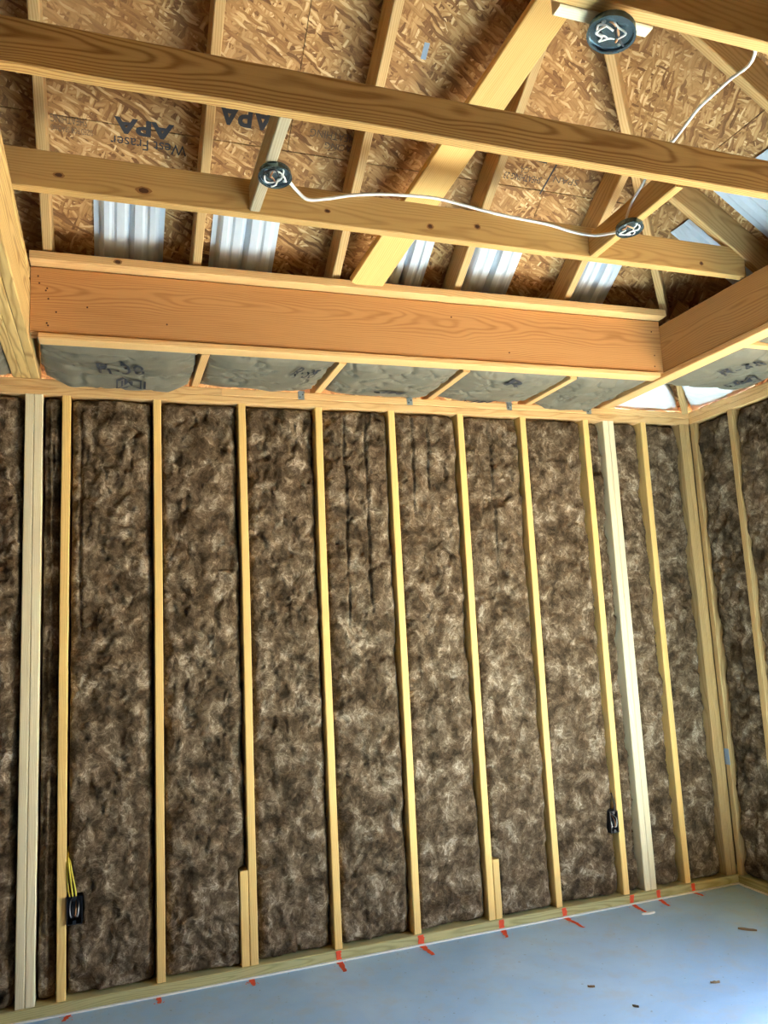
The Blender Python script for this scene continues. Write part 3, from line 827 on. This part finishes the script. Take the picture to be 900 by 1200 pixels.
# ================================================================== ROUND BOXES AND CABLES
def lathe(prof, n=28):
    vs, fs = [], []
    for (r, z) in prof:
        for k in range(n): vs.append((r*math.cos(2*math.pi*k/n), r*math.sin(2*math.pi*k/n), z))
    for i in range(len(prof)-1):
        for k in range(n): fs.append((i*n+k, i*n+(k+1) % n, (i+1)*n+(k+1) % n, (i+1)*n+k))
    fs.append(tuple(range(n))); fs.append(tuple((len(prof)-1)*n+k for k in range(n)))
    return vs, fs
def round_box(label, pos, r=.052, tilt=(0, 0, 0), seed=1):
    rs = random.Random(seed)
    o = bpy.data.objects.new('junction_box', None); o.empty_display_size = .05
    o.matrix_basis = Matrix.Translation(pos) @ Matrix.Rotation(tilt[0], 4, 'X') @ Matrix.Rotation(tilt[1], 4, 'Y'); link(o)
    tag(o, label, 'junction box', 'round ceiling junction boxes')
    mw = o.matrix_basis
    d = .024
    vs, fs = lathe([(r*.96, 0), (r, -.004), (r, -d+.004), (r*1.05, -d+.003), (r*1.05, -d), (r*.95, -d), (r*.93, -d+.003), (r*.93, -d+.008)])
    fix(mesh_obj('housing', vs, fs, BOXMETAL, o, mw.copy(), False))
    vs, fs = lathe([(r*.925, -d+.006), (r*.915, -.007), (r*.6, -.005), (.004, -.005)])
    fix(mesh_obj('inner_pan', vs[:], fs[:-2], PAN, o, mw.copy(), True))
    for k in range(2):     # clamp screws and ears
        a = k*math.pi+.5; vs, fs = lathe([(.006, 0), (.006, -.010), (.004, -.012)], 10)
        fix(mesh_obj('screw', vs, fs, PLATED, o, mw @ Matrix.Translation((r*.72*math.cos(a), r*.72*math.sin(a), -.008))))
    for k, m in enumerate((WIRE_W, WIRE_W, WIRE_K, WIRE_C, WIRE_W)):
        a = rs.uniform(0, 6.28); pts = []
        for q in range(6):
            a += rs.uniform(.4, 1.0); rr = r*rs.uniform(.25, .78)
            pts.append((rr*math.cos(a), rr*math.sin(a), -.010-.020*q/5+rs.uniform(-.003, .003)))
        tube('wire', m, pts, .0028, o, 6, 5, mw.copy())
    return o
round_box('round metal junction box full of wires on the grey weathered block', (.712, -1.455, ZB+.012), .054, (-.12, .05, 0), 3)
round_box('round metal junction box full of wires on the yellow pine block', (2.125, -1.455, ZB+.006), .052, (-.1, .0, 0), 5)
round_box('tilted round metal junction box on the short pale block', (1.418, -2.345, ZB-.008), .060, (.02, .22, 0), 9)

c = tube('electrical_cable', WIRE_W, [(.735, -1.44, 3.075), (.77, -1.35, 3.135), (.80, -1.27, 3.175), (.845, -1.215, 3.172), (.891, -1.20, 3.152), (.975, -1.198, 3.170), (1.061, -1.196, 3.196),
    (1.167, -1.185, 3.222), (1.267, -1.18, 3.236), (1.403, -1.18, 3.245), (1.514, -1.18, 3.236), (1.647, -1.185, 3.216), (1.764, -1.195, 3.200), (1.925, -1.20, 3.187), (2.03, -1.215, 3.160), (2.095, -1.27, 3.125), (2.112, -1.36, 3.09), (2.12, -1.42, 3.072)], .0062)
tag(c, 'white electrical cable snaking along the knotty joist between two round boxes', 'cable', 'white electrical cables')
c = tube('electrical_cable', WIRE_W, [(2.11, -1.46, 3.085), (2.113, -1.465, 3.11), (2.116, -1.50, 3.15), (2.12, -1.56, 3.185), (2.11, -1.65, 3.22), (2.10, -1.76, 3.232), (2.086, -1.79, 3.218), (2.048, -1.90, 3.203), (2.014, -2.0, 3.189), (1.985, -2.15, 3.165), (1.90, -2.34, 3.10), (1.82, -2.40, 3.25), (1.75, -2.6, 3.26)], .0050)
tag(c, 'thin white cable rising from the yellow block box over the dark grained joist', 'cable', 'white electrical cables')

# ================================================================== OUTLET BOXES
def outlet_box(label, x0, x1, z0, z1, yfront, cable_pts, wmat):
    o = empty('outlet_box', ((x0+x1)/2, .03, z0), label, 'outlet box', 'black outlet boxes in the stud wall')
    t = .003; y0, y1 = yfront, .07
    for lo, hi in (((x0, y0, z0), (x0+t, y1, z1)), ((x1-t, y0, z0), (x1, y1, z1)), ((x0, y0, z0), (x1, y1, z0+t)), ((x0, y0, z1-t), (x1, y1, z1)), ((x0, y1-t, z0), (x1, y1, z1))):
        box('side_panel', BOXPLAST, lo, hi, o, .0006)
    for zz in (z0+.010, z1-.010):
        board('screw_boss', BOXPLAST, ((x0+x1)/2, y0+.001, zz), ((x0+x1)/2, y1, zz), .014, .014, (0, 0, 1), o, .003)
    xm = (x0+x1)/2
    for k, m in enumerate((WIRE_W, WIRE_K, WIRE_C, WIRE_W)):
        dx = (k-1.5)*.011
        tube('wire', m, [(xm+dx*.6, .055, z1-.02), (xm+dx, .02, z1-.03), (xm+dx*1.1, y0+.006, (z0+z1)/2+.012*(k % 2)), (xm+dx*.8, y0+.008, z0+.03), (xm+dx*.4, .03, z0+.025)], .0022, o, 6, 5)
    for pts in cable_pts: tube('cable', wmat, pts, .0042, o, 6, 5)
outlet_box('black outlet box with yellow cables on the stud next to the narrow strip', .0165, .080, .352, .466, -.012,
           [[(.030, .0, .462), (.022, .0, .50), (.018, .002, .56), (.016, .01, .62), (.018, .06, .66)], [(.055, .0, .462), (.048, -.004, .51), (.036, -.004, .57), (.028, .012, .61), (.02, .06, .63)],
            [(.042, -.004, .462), (.034, -.006, .52), (.024, -.004, .60), (.018, .03, .65)]], WIRE_Y)
outlet_box('glossy black outlet box tucked beside the stud in the torn batt', 2.776, 2.826, .378, .492, -.010,
           [[(2.81, .0, .49), (2.815, .0, .53), (2.82, .03, .58)]], WIRE_K)

# ================================================================== METAL TIES, PAINT MARKS, CHIPS
for x, l in ((1.13, 'small galvanised tie on the plate under the torn kraft flap'), (1.735, 'small galvanised tie on the plate below the bold logo batt'), (2.345, 'small galvanised tie on the plate below the smudged print batt'), (2.875, 'small galvanised tie on the plate below the last grey batt')):
    o = empty('metal_tie', (x, -.001, 2.74), l, 'metal tie', 'galvanised ties on the top plate')
    box('strap', PLATED, (x-.016, -.0035, 2.742), (x+.016, -.0002, 2.786), o, .0004)
    box('flange', PLATED, (x-.016, -.0035, 2.784), (x+.020, .03, 2.787), o, .0004)
    for dx, dz in ((-.007, .012), (.007, .026)):
        box('nail', INK, (x+dx-.003, -.0055, 2.742+dz-.003), (x+dx+.003, -.0030, 2.742+dz+.003), o, .001)

def paint_mark(label, x, plate, floor_len, drift, w, seed):
    rs = random.Random(seed); vs, fs = [], []
    def ribbon(P, n, wf, nrm, side):
        base = len(vs)
        for i in range(n+1):
            f = i/n; c = P(f); ww = wf(f)
            for s in (-1, 1):
                vs.append(c+side*(s*ww*rs.uniform(.7, 1.15))+nrm*.0012)
        for i in range(n): fs.append((base+2*i, base+2*i+1, base+2*i+3, base+2*i+2))
    sx = Vector((1, 0, 0))
    if floor_len: ribbon(lambda f: Vector((x+drift*f+rs.uniform(-.003, .003), -.022-floor_len*f, 0)), 9, lambda f: w*(.85-.35*f), Vector((0, 0, 1)), sx)
    if plate: ribbon(lambda f: Vector((x+rs.uniform(-.002, .002), -.0125, .009+.040*f)), 6, lambda f: w*.8, Vector((0, -1, 0)), sx)
    for k in range(5):
        cx, cy = x+drift*rs.random()+rs.uniform(-.035, .035), -.025-max(floor_len, .03)*rs.random(); r = rs.uniform(.002, .005)
        b = len(vs); vs.extend(Vector((cx+r*math.cos(q), cy+r*math.sin(q), .0012)) for q in (0, 1.26, 2.5, 3.8, 5)); fs.append((b, b+1, b+2, b+3, b+4))
    o = mesh_obj('paint_mark', [v-Vector((x, 0, 0)) for v in vs], fs, PAINT, None, Matrix.Translation((x, 0, 0)))
    return tag(o, label, 'paint mark', 'orange stud layout marks')
for i, (x, p_, fl, dr, w, l) in enumerate((
    (.03, 0, .05, -.02, .016, 'faint orange paint fleck on slab below the yellow-wired outlet box'),
    (.395, 0, .06, .0, .016, 'orange paint dab on slab below the stud past the yellow-wired box'),
    (.80, 0, .07, .0, .017, 'orange paint dab on slab below the long sister block'),
    (1.215, 1, .11, -.005, .018, 'orange paint stroke over plate and slab, one stud past the long sister block'),
    (1.635, 1, .12, .01, .020, 'orange paint stroke with a bent foot, two studs past the long sister block'),
    (2.075, 1, .09, -.02, .018, 'orange paint stroke over plate and slab below the small sister block'),
    (2.445, 1, .15, .01, .017, 'long orange paint stroke one stud past the small sister block'),
    (2.865, 1, .12, -.01, .017, 'orange paint stroke below the stud with the glossy black box'),
    (3.04, 1, .10, -.02, .017, 'orange paint stroke below the pale double stud near the corner'),
    (3.275, 1, .06, .01, .015, 'small orange paint dab below the last single stud'))):
    paint_mark(l, x, p_, fl, dr, w, 30+i)

def chip(label, x, y, L, w, ang, mat=CHIP):
    rs = random.Random(int(x*1000)); n = 7; vs = []
    for i in range(n):
        f = i/(n-1); ww = w*math.sin(math.pi*(.12+.76*f))*rs.uniform(.7, 1.2)
        vs += [(L*(f-.5), -ww/2, .0006), (L*(f-.5), ww/2, .0006), (L*(f-.5), ww/2*.7, .006+.003*rs.random()), (L*(f-.5), -ww/2*.7, .006+.003*rs.random())]
    fs = [(i*4+k, i*4+(k+1) % 4, i*4+4+(k+1) % 4, i*4+4+k) for i in range(n-1) for k in range(4)]+[(0, 1, 2, 3), tuple((n-1)*4+k for k in range(4))]
    o = fix(mesh_obj('wood_chip', vs, fs, mat, None, Matrix.Translation((x, y, 0)) @ Matrix.Rotation(ang, 4, 'Z')))
    return tag(o, label, 'debris', 'scraps on the slab')
chip('large dark wood splinter on the slab near the corner', 3.138, -.551, .085, .020, -.8)
chip('short dark splinter on the open slab', 2.604, -.928, .04, .012, -.3)
chip('tiny splinter on the slab in front of the wall', 2.12, -.739, .03, .009, -.6)
chip('tiny curled splinter far out on the slab', 2.181, -.959, .025, .009, -.9)
chip('white torn scrap on the slab below the pale double stud', 2.855, -.163, .075, .022, -.1, FOAM)
